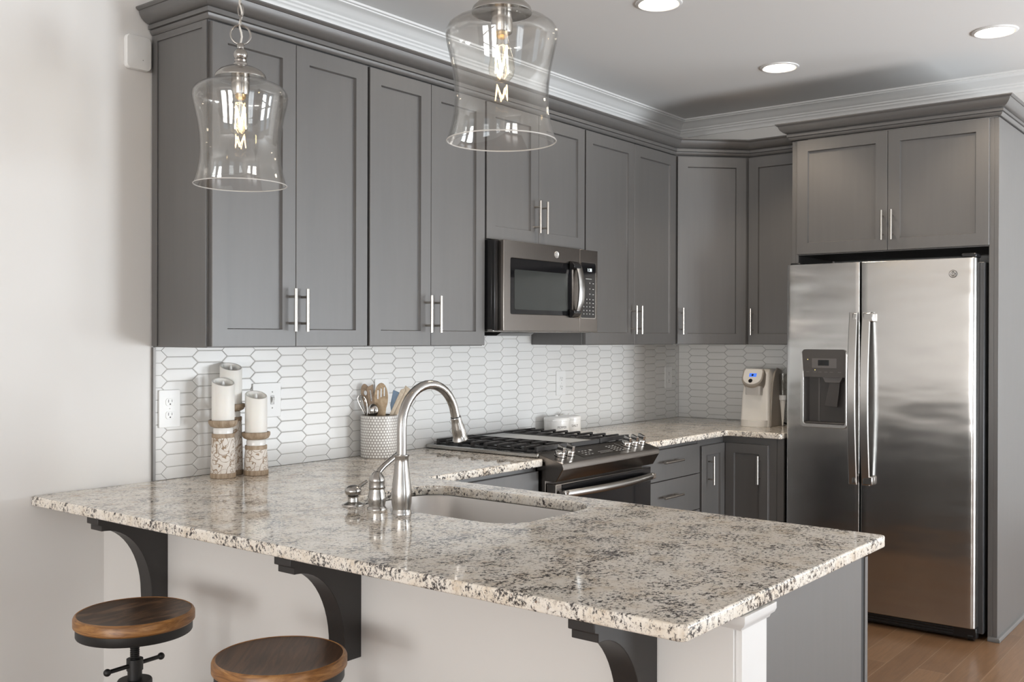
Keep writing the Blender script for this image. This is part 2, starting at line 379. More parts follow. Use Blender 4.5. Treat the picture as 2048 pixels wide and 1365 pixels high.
# ---------------------------------------------------------------- tiled backsplash (each tile its own raised, bevelled picket)
def clip(poly, x0, x1, y0, y1):
    for ax, lim, sg in ((0, x0, 1), (0, x1, -1), (1, y0, 1), (1, y1, -1)):
        out = []
        for i in range(len(poly)):
            a, b = poly[i-1], poly[i]; da, db = (a[ax]-lim)*sg, (b[ax]-lim)*sg
            if (da >= 0) != (db >= 0):
                t = da/(da-db); out.append((a[0]+(b[0]-a[0])*t, a[1]+(b[1]-a[1])*t))
            if db >= 0: out.append(b)
        poly = out
        if not poly: return []
    return poly
def tiles(mb, x0, tip0, period, z0, rects, ph):
    L, Pt, H, g = .145, .0222, .0421, .0010
    xa = min(r[0] for r in rects); xb = max(r[1] for r in rects)
    k0 = int((xa-tip0)/period)-2; k1 = int((xb-tip0)/period)+2
    for k in range(k0, k1):
        cx = tip0+k*period+L/2
        for j in range(-14, 16):
            cz = z0+(j+(.5 if (k+ph) % 2 else 0))*H
            def hexa(e): return [(cx-L/2+e*1.4, cz), (cx-L/2+Pt+e*.7, cz+H/2-e), (cx+L/2-Pt-e*.7, cz+H/2-e), (cx+L/2-e*1.4, cz), (cx+L/2-Pt-e*.7, cz-H/2+e), (cx-L/2+Pt+e*.7, cz-H/2+e)]
            for r in rects:
                a = clip(hexa(g), *r)
                if len(a) < 3: continue
                full = len(a) == 6 and a == hexa(g)
                rr = (r[0]+.0014, r[1]-.0014, r[2]+.0014, r[3]-.0014)
                b = hexa(g+.0025) if all(rr[0] <= p[0] <= rr[1] and rr[2] <= p[1] <= rr[3] for p in hexa(g)) else None
                if b and full:
                    mb.add([(p[0], .0045, p[1]) for p in a]+[(p[0], .0012, p[1]) for p in a]+[(p[0], 0, p[1]) for p in b],
                           [[12, 13, 14, 15, 16, 17][::-1]]+[(i, (i+1) % 6, 6+(i+1) % 6, 6+i) for i in range(6)]+[(6+i, 6+(i+1) % 6, 12+(i+1) % 6, 12+i) for i in range(6)])
                else:
                    n = len(a); mb.add([(p[0], .0045, p[1]) for p in a]+[(p[0], 0.0004, p[1]) for p in a], [list(range(n, 2*n))[::-1]]+[(i, (i+1) % n, n+(i+1) % n, n+i) for i in range(n)])
def backsplash(label, loc, rz, rects, tip0, z0, ph, grect):
    t = thing('tile_backsplash', label, 'backsplash', loc, rz)
    m = MB(); tiles(m, 0, tip0, .1226, z0, rects, ph); part('picket_tiles', m, M_tile, t, smooth=20)
    g = MB()
    for r in grect: g.box(r[0], r[1], .003, .0075, r[2], r[3])
    part('grout', g, M_grout, t)
zt, zb = ZU-.917, .0005
backsplash('white picket tile backsplash on the long wall behind the range', (0, 0, .917), 0,
           [(.0105, 1.366, zb, zt), (1.366, 2.119, zb, .560), (2.119, WR-.001, zb, zt)], .0325, 1.3165-.917, 0, [(.0095, 1.368, 0, zt), (1.368, 2.118, 0, .56), (2.118, WR, 0, zt)])
backsplash('white picket tile backsplash behind the coffee maker, beside the refrigerator', (WR, 0, .917), -pi/2,
           [(.001, .955, zb, zt)], -.0565, 1.3195-.917, 1, [(0, .956, 0, zt)])

# ---------------------------------------------------------------- cabinets
def door_mb(x0, x1, z0, z1, yf, t=.02, rail=.0575, rec=.011):
    """shaker door: front face at y = yf (towards -y), recessed flat panel"""
    m = MB(); g = .0015; c = .003
    def ring(a, y): return [(x0+a, y, z0+a), (x1-a, y, z0+a), (x1-a, y, z1-a), (x0+a, y, z1-a)]
    rings = [ring(0, yf+t), ring(0, yf+g), ring(g, yf), ring(rail, yf), ring(rail+c*.4, yf+rec*.6), ring(rail+c, yf+rec)]
    m.loft(rings)
    return m
def flat_mb(x0, x1, z0, z1, yf, t=.02):
    m = MB(); g = .0015
    def ring(a, y): return [(x0+a, y, z0+a), (x1-a, y, z0+a), (x1-a, y, z1-a), (x0+a, y, z1-a)]
    return m.loft([ring(0, yf+t), ring(0, yf+g), ring(g, yf)])
def pull_mb(x, z, yf, L=.147, vert=True, off=.032, r=.006):
    m = MB(); h = L/2; d = h*.62
    if vert:
        m.tube([(x, yf-off, z-h), (x, yf-off, z+h)], r, 14)
        for s in (-d, d): m.tube([(x, yf, z+s), (x, yf-off, z+s)], .0045, 10)
    else:
        m.tube([(x-h, yf-off, z), (x+h, yf-off, z)], r, 14)
        for s in (-d, d): m.tube([(x+s, yf, z), (x+s, yf-off, z)], .0045, 10)
    return m
def add_door(root, x0, x1, z0, z1, yf, hx=None, hz=None, rail=.0575, horiz=False, L=.147, slab_front=False, name='door', **kw):
    d = part(name, flat_mb(x0, x1, z0, z1, yf) if slab_front else door_mb(x0, x1, z0, z1, yf, rail=rail), M_cab, root)
    if hx is not None: part('handle', pull_mb(hx, hz, yf, L, not horiz), M_pull, d, label='brushed nickel bar handle')
    return d
YF = -.326
ZT = 2.415
def wall_cab(label, x0, x1, zb, doors, hz):
    t = thing('wall_cabinet', label, 'cabinet', (x0, 0, zb)); w = x1-x0
    m = MB().box(.0008, w-.0008, -.306, -.0005, 0, 2.423-zb)
    part('carcass', m, M_cab, t, .001)
    for a, b, hx in doors: add_door(t, a-x0, b-x0, .003, ZT-zb, YF, hx-x0, hz-zb)
    return t
c1 = wall_cab('tall grey wall cabinet at the left end above the candles, two shaker doors', 0, .686, ZU, [(.006, .3435, .318), (.3455, .681, .370)], 1.499)
m = MB().box(-.0045, .0, -.306, -.283, .004, 1.05).box(-.0045, 0, -.030, -.001, .004, 1.05).box(-.0045, 0, -.283, -.030, 1.028, 1.05)
part('side_trim', m, M_cab, c1, .0006)
wall_cab('tall grey wall cabinet above the utensil crock, two shaker doors', .686, 1.368, ZU, [(.693, 1.0255, .9975), (1.0275, 1.361, 1.053)], 1.499)
wall_cab('short grey wall cabinet directly above the microwave', 1.368, 2.118, 1.826, [(1.373, 1.7405, 1.713), (1.7425, 2.113, 1.768)], 1.951)
wall_cab('tall grey wall cabinet right of the microwave, two shaker doors', 2.118, 3.018, ZU, [(2.125, 2.572, 2.546), (2.574, 3.008, 2.600)], 1.500)
# diagonal corner cabinet
t = thing('corner_wall_cabinet', 'grey diagonal corner wall cabinet with one door facing the room', 'cabinet', (3.018, -.306, ZU), -pi/4)
Mi = (Matrix.Translation((3.018, -.306, ZU)) @ RZ(-45)).inverted()
m = MB().prism([(3.0185, -.0005), (WR-.0005, -.0005), (WR-.0005, -.6105), (WR-.306, -.6105), (3.0185, -.3065)], 'z', ZU, 2.423); m.xf(Mi)
part('carcass', m, M_cab, t)
add_door(t, .018, .412, .003, ZT-ZU, -.02, .044, 1.500-ZU)
# right wall cabinet next to the fridge surround
t = thing('wall_cabinet', 'grey wall cabinet above the coffee maker, tucked against the refrigerator surround', 'cabinet', (WR, -.612, ZU), -pi/2)
part('carcass', MB().box(.0008, .343, -.306, -.0005, 0, 2.423-ZU), M_cab, t, .001)
add_door(t, .006, .338, .003, ZT-ZU, YF, .036, 1.498-ZU)
# crown of the wall cabinets
CC = [(-.012, 2.4215), (.004, 2.4215), (.008, 2.4245), (.012, 2.4310), (.0135, 2.4360), (.0100, 2.4372), (.0100, 2.4385), (.0185, 2.4400), (.0185, 2.4535), (.0150, 2.4548), (.0150, 2.4562), (.0235, 2.4580), (.034, 2.4635), (.044, 2.4725), (.0505, 2.4835), (.054, 2.4940), (.0585, 2.4950), (.0645, 2.5010), (.0645, 2.5055), (-.012, 2.5055)]
CC = [(d, z+.0008) for d, z in CC]
m = sweep(MB(), [(0, 0), (0, -.316), (3.012, -.316), (WR-.314, -.618), (WR-.314, -.9525)], CC, -1)
tag(part('cabinet_crown', m, M_cab, smooth=24), 'dark grey crown moulding running along the tops of the wall cabinets', 'moulding')

# base cabinets on the back wall
def base_box(root, w, d=.61, toe=.1, h=.884):
    m = MB().box(.0008, w-.0008, -d, -.001, toe, h).box(.002, w-.002, -d+.07, -.002, .001, toe)
    part('carcass', m, M_cab, root, .001)
t = thing('base_cabinet', 'grey base cabinet between the peninsula and the range', 'cabinet', (.646, 0, 0))
base_box(t, .700)
add_door(t, .006, .694, .70, .865, -.63, .35, .80, slab_front=True, name='drawer_front', horiz=True, L=.19)
add_door(t, .006, .349, .108, .694, -.63); add_door(t, .351, .694, .108, .694, -.63)
t = thing('drawer_cabinet', 'grey three-drawer base cabinet right of the range', 'cabinet', (2.114, 0, 0))
base_box(t, .612)
for z0, z1, hz_ in ((.716, .866, .806), (.532, .712, .636), (.108, .528, .44)):
    add_door(t, .006, .606, z0, z1, -.63, .286, hz_, slab_front=True, name='drawer', horiz=True, L=.188)
t = thing('corner_base_cabinet', 'grey corner base cabinet with hinged L-shaped door below the coffee maker', 'cabinet', (2.727, 0, 0))
m = MB().prism([(.001, -.001), (.906, -.001), (.906, -.915), (WR-.61-2.727, -.915), (WR-.61-2.727, -.61), (.001, -.61)], 'z', .1, .884)
m.prism([(.002, -.002), (.905, -.002), (.905, -.913), (WR-.54-2.727, -.913), (WR-.54-2.727, -.54), (.002, -.54)], 'z', .001, .1)
part('carcass', m, M_cab, t)
xd = WR-.63-2.727
d = part('door', door_mb(.018, xd-.001, .125, .848, -.63, rail=.05), M_cab, t)
part('handle', pull_mb(.088, .718, -.63, .148), M_pull, d, label='brushed nickel bar handle')
m = door_mb(.001, .245, .125, .848, 0, rail=.05); m.xf(T((xd, -.63, 0)) @ RZ(-90))
d = part('door', m, M_cab, t)
m = pull_mb(.200, .718, 0, .148); m.xf(T((xd, -.63, 0)) @ RZ(-90)); part('handle', m, M_pull, d, label='brushed nickel bar handle')
tag(part('filler_panel', MB().box(WR-.61, WR-.59, -.953, -.917, .002, .884), M_cab), 'narrow dark grey filler strip between the corner base cabinet and the refrigerator', 'panel')

# peninsula cabinets: doors face the cooking side, painted end panel faces the room
t = thing('peninsula_cabinet', 'grey peninsula base cabinet under the granite, blue-grey end panel beside the white post', 'cabinet', (-.043, YE, 0))
part('carcass', MB().box(.002, .580, .019, 1.52, .1, .655).box(.002, .515, .02, 1.52, .002, .1).box(.002, .580, .019, .72, .655, .884), M_cab, t)
part('end_panel', MB().box(0, .575, 0, .018, .001, .884), M_cab, t, .001)
part('gap_shade', MB().box(.5752, .602, .004, .0185, .10, .883), M_dark, t)  # near-black strip, paints the shade in the gap between end panel and door
for a, b in ((.001, .52), (.523, .97), (.973, 1.42)):
    m = door_mb(0, b-a, .11, .865, 0); m.xf(T((.624, a, 0)) @ RZ(90)); d = part('door', m, M_cab, t)
    m = pull_mb(.05, .75, 0); m.xf(T((.624, a, 0)) @ RZ(90)); part('handle', m, M_pull, d, label='brushed nickel bar handle')
# corbels
def corbel(y, label):
    t = thing('corbel', label, 'bracket', (XP, y, .60), 0, 'corbels under the peninsula overhang')
    Dp, Hh, w = .216, .284, .060
    prof = [(0, 0), (-.046, 0), (-.046, .012), (-.054, .016)]
    cx, cz = -.205, .028; rx, rz = .150, .212
    for k in range(0, 15):
        a = radians(90*k/14); prof.append((-.205+rx*cos(a), .034+rz*sin(a)))
    prof += [(-Dp+.002, .246), (-Dp+.002, .262), (-Dp-.010, .266), (-Dp-.010, Hh), (0, Hh)]
    part('bracket', MB().prism(prof, 'y', 0, w), M_corb, t, .0015)
corbel(-.355, 'dark curved corbel against the half wall behind the farther stool')
corbel(-1.203, 'dark curved corbel against the half wall behind the nearer stool')
corbel(-2.057, 'dark curved corbel nearest the white end post of the peninsula')

# ---------------------------------------------------------------- granite worktops
outer = roundpoly([(-.408, .006), (-.406, -2.247), (.616, -2.254), (.660, -.651), (1.346, -.651), (1.346, .006)], [0, .016, .012, .02, .012, 0])
hole = roundpoly([(.126, -.775), (.546, -.775), (.546, -1.448), (.126, -1.448)], [.12, .10, .10, .10], 10)
slab('countertop', [outer, hole], .030, T((0, 0, ZC-.015)), M_gran, None, .005)
tag(bpy.data.objects['countertop'], 'large L-shaped granite peninsula countertop with sink cut-out, left of the range', 'countertop')
outer = roundpoly([(2.113, .006), (WR+.004, .006), (WR+.004, -.954), (WR-.648, -.954), (WR-.648, -.651), (2.113, -.651)], [0, 0, 0, .015, .012, .004])
slab('countertop', [outer], .030, T((0, 0, ZC-.015)), M_gran, None, .005)
tag(bpy.data.objects['countertop.001'], 'granite corner countertop right of the range, under the coffee maker', 'countertop')
# sink basin
t = thing('sink', 'undermount stainless steel sink set in the peninsula countertop', 'sink', (.336, -1.1115, .665))
def sring(gx, gy, z, r): return [(p[0], p[1], z) for p in rrect(-.210-gx, .210+gx, -.3365-gy, .3365+gy, r, 8)]
m = MB(); rr = [sring(.010, .020, .220, .13), sring(.003, .003, .220, .11), sring(0, 0, .214, .108), sring(-.006, -.006, .06, .10), sring(-.02, -.02, .03, .09), sring(-.05, -.05, .016, .07), sring(-.15, -.2, .012, .03)]
m.loft(rr, cap=False); m.f.append([len(m.v)-len(rr[0])+i for i in range(len(rr[0]))]); m.m.append(0)
part('basin', m, M_sink, t)
part('drain', MB().lathe([(.045, .0125), (.043, .016), (.032, .014), (.030, .013)], (0, 0, 0)), M_chrome, t)

# ---------------------------------------------------------------- faucet set
t = thing('faucet', 'tall gooseneck pull-down faucet in brushed nickel behind the sink', 'faucet', (.079, -1.098, ZC))
k = .000345
prof = [(.0275, 0), (.0270, .005), (.0250, .011), (.0248, .014), (.0275, .030), (.0283, .047), (.0280, .062), (.0255, .084), (.0222, .108), (.0197, .130), (.0186, .146), (.0190, .156), (.0208, .160), (.0208, .164), (.0150, .165)]
part('base_body', MB().lathe([(0, 0)]+prof, seg=40), M_nickel, t)
pts = [(0, 0, z) for z in (.160, .19, .22, .235)]; Rr = .112
for i in range(1, 17):
    a = pi*i/16*.93; pts.append((Rr-Rr*cos(a), 0, .243+Rr*sin(a)))
e = Vector(pts[-1]); dirv = (e-Vector(pts[-2])).normalized()
pts.append(tuple(e+dirv*.012))
part('spout', MB().tube(pts, .0133, 24), M_nickel, t)
e = Vector(pts[-1]); ax = dirv
q = Vector((0, 0, -1)).rotation_difference(ax).to_matrix().to_4x4()
m = MB().lathe([(.0150, .0015), (.0160, .004), (.0152, .008), (.0162, .018), (.0196, .034), (.0205, .044), (.0198, .054), (.0205, .062), (.0240, .072), (.0210, .0755), (0, .0755)][::1], seg=32)
m.xf(T(e) @ q @ Matrix.Scale(-1, 4, (0, 0, 1)))
part('spray_head', m, M_nickel, t)
m = MB().lathe([(0, -.001), (.0148, -.001), (.0148, .0015), (0, .0015)], seg=28); m.xf(T(e) @ q @ Matrix.Scale(-1, 4, (0, 0, 1))); part('seal_ring', m, M_black, t)
t = thing('mixer_valve', 'brushed nickel lever valve standing left of the gooseneck faucet', 'faucet', (.087, -.992, ZC))
part('base', MB().lathe([(0, 0), (.0275, 0), (.0272, .004), (.0235, .009), (.0235, .013), (.0262, .026), (.0258, .036), (.0225, .050), (.0218, .058), (.0236, .060), (.0240, .063), (.0222, .065), (.0218, .078), (.0222, .080)], seg=36), M_nickel, t)
part('cap', MB().lathe([(.0222, .0803), (.0226, .084), (.0205, .092), (.0150, .101), (.0095, .107), (0, .109)], seg=36), M_nickel, t)
part('lever', MB().tube([(.002, 0, .098), (.012, 0, .110), (.026, -.003, .122), (.045, -.005, .133), (.065, -.006, .144), (.088, -.006, .155), (.100, -.006, .158)], [.0085, .0085, .008, .0078, .0078, .0085, .006], 14), M_nickel, t)
t = thing('soap_dispenser', 'low brushed nickel soap pump beside the lever valve', 'soap dispenser', (.092, -.888, ZC))
part('base', MB().lathe([(0, 0), (.032, 0), (.031, .004), (.022, .008), (.0155, .011), (.0145, .022), (.0165, .024), (.0180, .027)], seg=32), M_nickel, t)
part('pump_head', MB().ball((0, 0, .042), .0245, 28, 0, (1, 1, .72)), M_nickel, t)
part('nozzle', MB().tube([(.010, -.002, .046), (.022, -.006, .054), (.034, -.010, .062), (.043, -.013, .067)], [.0055, .0050, .0050, .0045], 12), M_nickel, t)

# ---------------------------------------------------------------- range
t = thing('gas_range', 'slide-in stainless gas range with black grates between the two countertops', 'range', (1.352, 0, 0))
w = .754
part('body', MB().box(0, w, -.655, -.012, .06, .905).box(.02, w-.02, -.60, -.03, .001, .06), M_dsteel, t, .002)
part('cooktop', MB().prism([(-.012, -.625), (w+.012, -.625), (w+.012, -.006), (-.012, -.006)], 'z', .9175, .934).box(.0, w, -.64, -.012, .905, .9175), [M_steel], t, .003)
part('cooktop_pan', MB().box(.014, w-.014, -.60, -.03, .934, .9362), M_enamel, t, .001)
# control panel : sloping top, front lip, tapering skirt
cp = [(-.612, .9365), (-.742, .9035), (-.745, .899), (-.745, .877), (-.742, .874), (-.712, .826), (-.655, .826), (-.655, .900), (-.612, .905)]
part('control_panel', MB().prism(cp, 'x', -.005, w+.004), M_dsteel, t, .003)
sl = math.atan2(.033, .130)
CP = T((0, -.677, .9200)) @ Matrix.Rotation(sl, 4, 'X')          # local frame on the sloping face, x along range, y towards the back
m = MB().box(.185, .545, -.040, .040, -.001, .0008)
for i in range(9):
    for j in range(2): m.box(.335+i*.011, .341+i*.011, -.026+j*.013, -.023+j*.013, .0010, .0014, 1)
for i in range(3):
    for j in range(3): m.box(.225+i*.024, .238+i*.024, -.022+j*.019, -.018+j*.019, .0010, .0014, 1)
for i in range(3):
    for j in range(5): m.box(.450+i*.026, .465+i*.026, -.030+j*.014, -.0265+j*.014, .0010, .0014, 1)
m.box(.305, .325, .012, .022, .0010, .0014, 1).box(.548, .5495, -.045, .045, .0008, .0016, 1)
m.xf(CP); part('touch_panel', m, [mat('touch_glass', (.055, .047, .042), .14, .5), M_mark], t, smooth=0)
for kx in (.075, .140, .585, .645, .705):
    m = MB().lathe([(0, 0), (.0245, 0), (.0245, .004), (.0225, .006), (.0225, .019), (.021, .0215), (0, .0215)], seg=28)
    m.box(-.0225, .0225, -.0060, .0060, .02, .043); m.xf(T((0, 0, .001))); m.xf(CP @ T((kx, .004, 0)) @ RZ(68))
    part('knob', m, M_chrome, t, .001)
part('oven_door', MB().box(.004, w-.004, -.705, -.657, .20, .815), M_dsteel, t, .003)
part('door_glass', MB().box(.045, w-.012, -.7075, -.7052, .25, .812), M_blackglass, t)
hp = []
for i in range(13):
    u = i/12; hp.append((.035+(w-.07)*u, -.728-.030*sin(pi*u)**.8, .776))
m = MB()
rings = [[(x, y+.013*cos(2*pi*q_/16), z+.0165*sin(2*pi*q_/16)) for q_ in range(16)] for x, y, z in hp]
m.loft(rings)
h = part('door_handle', m, M_steel, t)
part('handle_bracket', MB().box(.018, .050, -.742, -.7055, .764, .790), M_chrome, t, .004)
part('handle_bracket', MB().box(w-.050, w-.018, -.742, -.7055, .764, .790), M_chrome, t, .004)
part('warming_drawer', MB().box(.004, w-.004, -.700, -.657, .07, .195), M_dsteel, t, .003)
# grates
def grate(x0, x1, fx0):
    m = MB(); zt_, b = .957, .0062
    m.box(x0, x1, -.596, -.584, .9385, zt_).box(x0, x1, -.052, -.040, .9385, zt_)
    for x in (x0+.006, x1-.006):
        for y in (-.590, -.046): m.box(x-.007, x+.007, y-.007, y+.007, .9364, .946)
    xm = (x0+x1)/2
    m.box(xm-.006, xm+.006, -.590, -.046, .941, .951)
    for xr in (x0+.007, x1-.007): m.box(xr-.005, xr+.005, -.590, -.046, .9370, .9405)
    n = 7
    for i in range(n):
        y = -.535+i*(.535-.100)/(n-1)
        for a, bb, s in ((x0, x0+.098, 1), (x1-.098, x1, -1)):
            xe = a if s == 1 else bb
            m.prism([(xe, .9375), (xe, .953), (xe+s*.004, zt_), (xe+s*.098, zt_), (xe+s*.098, .947), (xe+s*.014, .9475), (xe+s*.012, .9375)], 'y', y-b, y+b)
    part('grate', m, M_castiron, t, .0015)
grate(.020, .262, 0); grate(.492, .734, 0)
part('griddle_frame', MB().box(.268, .278, -.596, -.040, .9364, .955).box(.476, .486, -.596, -.040, .9364, .955).box(.278, .476, -.596, -.584, .9364, .955).box(.278, .476, -.052, -.04, .9364, .955), M_castiron, t, .0015)
part('griddle', MB().box(.279, .475, -.583, -.053, .944, .951), mat('griddle_grey', (.46, .46, .45), .4, .3), t, .002)
for x, y in ((.141, -.46), (.141, -.18), (.613, -.46), (.613, -.18)):
    part('burner', MB().lathe([(0, .9363), (.045, .9363), (.045, .939), (.034, .940), (.034, .942), (.030, .9435), (0, .9435)], (x, y, 0), 24), [M_enamel], t)

# ---------------------------------------------------------------- microwave over the range
t = thing('microwave', 'over-the-range stainless microwave mounted under the short wall cabinet', 'microwave', (1.3705, 0, 1.4305))
w = .744; h = .393
part('body', MB().box(0, w, -.355, -.002, .012, h), M_black, t, .002)
part('vent_base', MB().box(.0, w, -.365, -.01, 0, .012), M_steel, t, .002)
part('filter_grille', MB().prism([(-.30, -.016), (-.10, -.016), (-.07, -.0005), (-.33, -.0005)], 'x', .10, .34), M_black, t)
part('front_frame', MB().box(.0, .024, -.372, -.3555, .006, h-.002), M_black, t, .002)
dw = .590
me = slab_mesh('door', [rrect(.022, dw, .004, h-.002, .004, 3), rrect(.070, .535, .078, .318, .008, 4)], .030, .002); me.transform(T((0, -.3875, 0)) @ UP)
d = link_mesh('door', me, M_dsteel, t)
part('window', MB().box(.069, .536, -.396, -.380, .077, .319), M_blackglass, d)
part('window_screen', MB().prism(rrect(.105, .500, .098, .270, .008), 'y', -.3968, -.3962), M_mwin, d)
m = MB(); 
def hsec(z, yo): return [(.537, yo, z), (.555, yo-.006, z), (.577, yo-.003, z), (.582, yo+.006, z), (.566, yo+.012, z), (.541, yo+.010, z)]
m.loft([hsec(z, -.405-.034*max(0, sin(pi*(z-.068)/.262))**.6) for z in [.068, .072, .08, .10, .13, .16, .20, .24, .27, .30, .318, .326, .330]])
part('handle', m, M_steel, d, .0)
part('handle_bracket', MB().prism([(-.4035, .068), (-.418, .072), (-.432, .088), (-.432, .100), (-.4035, .108)], 'x', .505, .560), M_black, d, .002)
part('handle_bracket', MB().prism([(-.4035, .330), (-.418, .326), (-.432, .310), (-.432, .298), (-.4035, .290)], 'x', .505, .560), M_black, d, .002)
cpn = part('control_column', MB().box(dw+.004, w, -.400, -.3555, .004, h-.002), M_dsteel, t, .002)
m = MB().prism(rrect(.600, .722, .070, .330, .008), 'y', -.4022, -.4002)
for j, zz in enumerate((.232, .205, .180, .155, .138, .120, .102, .086)):
    for i in range(4):
        if j < 3 and i < 2: continue
        m.box(.622+i*.025, .622+i*.025+(.012 if i == 3 else .005), -.4027, -.4021, zz, zz+(.0028 if i == 3 else .0055), 1)
m.box(.64, .69, -.4027, -.4021, .253, .2555, 1)
part('keypad', m, [M_blackglass, M_mark], t, smooth=0)
me = slab_mesh('keypad_rim', [rrect(.597, .7255, .0665, .3335, .010), rrect(.600, .722, .070, .330, .008)], .002, 0); me.transform(T((0, -.4012, 0)) @ UP)
link_mesh('keypad_rim', me, M_chrome, t)
link_mesh('clock_digits', text_mesh('1:38', .022, T((.672, -.4026, .296)) @ UP), M_led, t, 0, 0)
def emblem(parent, M, r, dark):
    m = MB().lathe([(0, 0), (r, 0), (r, .0022), (r*.93, .003), (r*.86, .0024), (0, .0024)], seg=32); m.xf(M)
    e_ = part('emblem', m, [M_emblemd if dark else M_emblem], parent)
    g = MB().tube([(r*.76*cos(2*pi*i/28), r*.76*sin(2*pi*i/28), .0026) for i in range(28)], r*.055, 6, 0, True)
    for k_ in range(4):
        a = pi/4+k_*pi/2; pts_ = [(r*(.62*cos(a+dd)*1.0), r*.62*sin(a+dd), .0027) for dd in (-.42, -.2, 0, .2, .42)]
        g.tube(pts_, r*.045, 6)
    g.xf(M); part('emblem_ring', g, M_emblem if dark else M_emblemd, e_)
    link_mesh('emblem_monogram', text_mesh('GE', r*.78, M @ T((0, 0, .0027)), .0003), M_emblem if dark else M_emblemd, e_, 0, 0)
emblem(t, T((.4035, -.4026, .352)) @ UP, .0155, False)

# ---------------------------------------------------------------- refrigerator and its surround (local x runs towards the room, i.e. world -y)
t = thing('refrigerator', 'side-by-side stainless steel refrigerator with water and ice dispenser', 'refrigerator', (3.020, -.968, 0), -pi/2)
fw = .914; yc = .385   # split between the doors
part('case', MB().box(.008, fw+.020, .072, .700, .03, 1.765), mat('fridge_case', (.06, .06, .062), .35, .3), t, .004)
part('base_grille', MB().box(.010, fw, .030, .075, .012, .062), M_black, t, .003)
m = MB()
for i in range(3): m.box(.10, fw-.10, .0285, .031, .022+i*.013, .027+i*.013)
part('grille_slats', m, M_dark, t)
for x in (.03, fw-.025): part('roller', MB().tube([(x-.012, .045, .019), (x+.012, .045, .019)], .018, 16), M_black, t)
def fdoor(x0, x1, rl, rr_):
    z0, z1 = .066, 1.783; pr = []
    n = 16
    for i in range(n+1):
        u = i/n; x = x0+(x1-x0)*u; X = x/fw
        y = -.004-.006*(1-(2*X-1)**2)
        pr.append((x, y))
    def rc(p, side, r):
        x, y = p
        return [(x-side*r*(1-cos(radians(a))), y+r*(1-sin(radians(a)))) for a in (0, 20, 45, 70, 90)]
    R_ = rc(pr[-1], 1, rr_)[::-1]; L_ = rc(pr[0], -1, rl)
    pr = [p for p in pr if x0+rl <= p[0] <= x1-rr_]
    outl = [(x0, .066)]+L_+pr+R_+[(x1, .066)]
    return MB().prism(outl, 'z', z0, z1)
YS = lambda x: -.004-.006*(1-(2*x/fw-1)**2)
dm = fdoor(0, yc-.004, .012, .004)
dl_ = part('freezer_door', dm, M_fridge, t)
def cut(o, mb):
    c_ = part('cutter', mb, []); c_.parent = o.parent
    b_ = o.modifiers.new('cut', 'BOOLEAN'); b_.object = c_; b_.operation = 'DIFFERENCE'; b_.solver = 'EXACT'
    dg = bpy.context.evaluated_depsgraph_get(); me = bpy.data.meshes.new_from_object(o.evaluated_get(dg))
    o.modifiers.clear(); me.name = o.name; o.data = me; bpy.data.objects.remove(c_)
    for p in me.polygons: p.use_smooth = True
    me.set_sharp_from_angle(angle=radians(35))
cut(dl_, MB().prism(rrect(.0985, .3115, .9725, 1.2155, .006), 'y', -.05, .060))
dr_ = part('fresh_food_door', fdoor(yc+.004, fw, .004, .018), M_fridge, t, .003)
def fhandle(x, parent, br):
    m = MB(); rings = []
    for i in range(21):
        u = i/20; z = .690+.845*u; yo = YS(x)-.030-.030*sin(pi*u)
        wd = .021
        rings.append([(x-wd, yo+.004, z), (x-wd+.004, yo, z), (x+wd-.004, yo, z), (x+wd, yo+.004, z), (x+wd-.004, yo+.012, z), (x-wd+.004, yo+.012, z)])
    m.loft(rings); hh = part('handle', m, M_handle, parent)
    for z in (.690, 1.485): part('handle_bracket', MB().box(x-.014 if br > 0 else x-.004, x+.034 if br > 0 else x+.018, YS(x)-.034, YS(x)+.001, z+.002, z+.046), M_steel, parent, .005)
fhandle(yc-.0255, dl_, -1); fhandle(yc+.0375, dr_, 1)
part('hinge_cover', MB().box(.005, .06, .03, .10, 1.7655, 1.795), M_black, t, .006)
part('hinge_cover', MB().box(fw-.07, fw-.004, .02, .11, 1.784, 1.805), M_black, t, .006)
emblem(dr_, T((.816, YS(.816)-.0016, 1.709)) @ UP, .0185, True)
# dispenser
yd_ = YS(.2)-.0015
d = thing; 
me = slab_mesh('dispenser_bezel', [rrect(.083, .320, .957, 1.345, .018), rrect(.098, .312, .975, 1.335, .012)], .012, .002); me.transform(T((0, yd_-.001, 0)) @ UP)
bz = link_mesh('dispenser_bezel', me, M_handle, dl_)
dpm = MB().prism(roundpoly([(.0985, 1.212), (.3115, 1.212), (.315, 1.351), (.089, 1.351)], [.001, .001, .016, .016]), 'y', yd_-.0072, yd_+.002)
for xx in (.112, .150, .176, .206, .234, .276): dpm.box(xx, xx+.016, yd_-.0078, yd_-.007, 1.236, 1.2385, 1)
part('dispenser_panel', dpm, [M_panel, M_panel2], dl_)
part('dispenser_cavity', MB().box(.0985, .3115, .055, .0598, .973, 1.215).box(.0985, .101, yd_, .055, .973, 1.215).box(.309, .3115, yd_, .055, .973, 1.215).box(.101, .309, yd_, .055, .973, .976).box(.101, .309, yd_, .055, 1.2125, 1.215), M_panel, dl_)
part('cavity_strip', MB().box(.150, .158, .050, .0549, .98, 1.205), M_panel2, dl_)
part('dispenser_paddle', MB().prism([(.195, 1.065), (.262, 1.060), (.276, 1.190), (.222, 1.195)], 'y', .012, .018), M_panel, dl_, .002)
part('dispenser_chute', MB().prism([(.190, 1.213), (.295, 1.213), (.280, 1.184), (.205, 1.184)], 'y', -.002, .040), M_panel2, dl_, .002)
part('dispenser_tray', MB().box(.103, .307, yd_-.006, .050, .9765, .984), M_panel, dl_, .002)
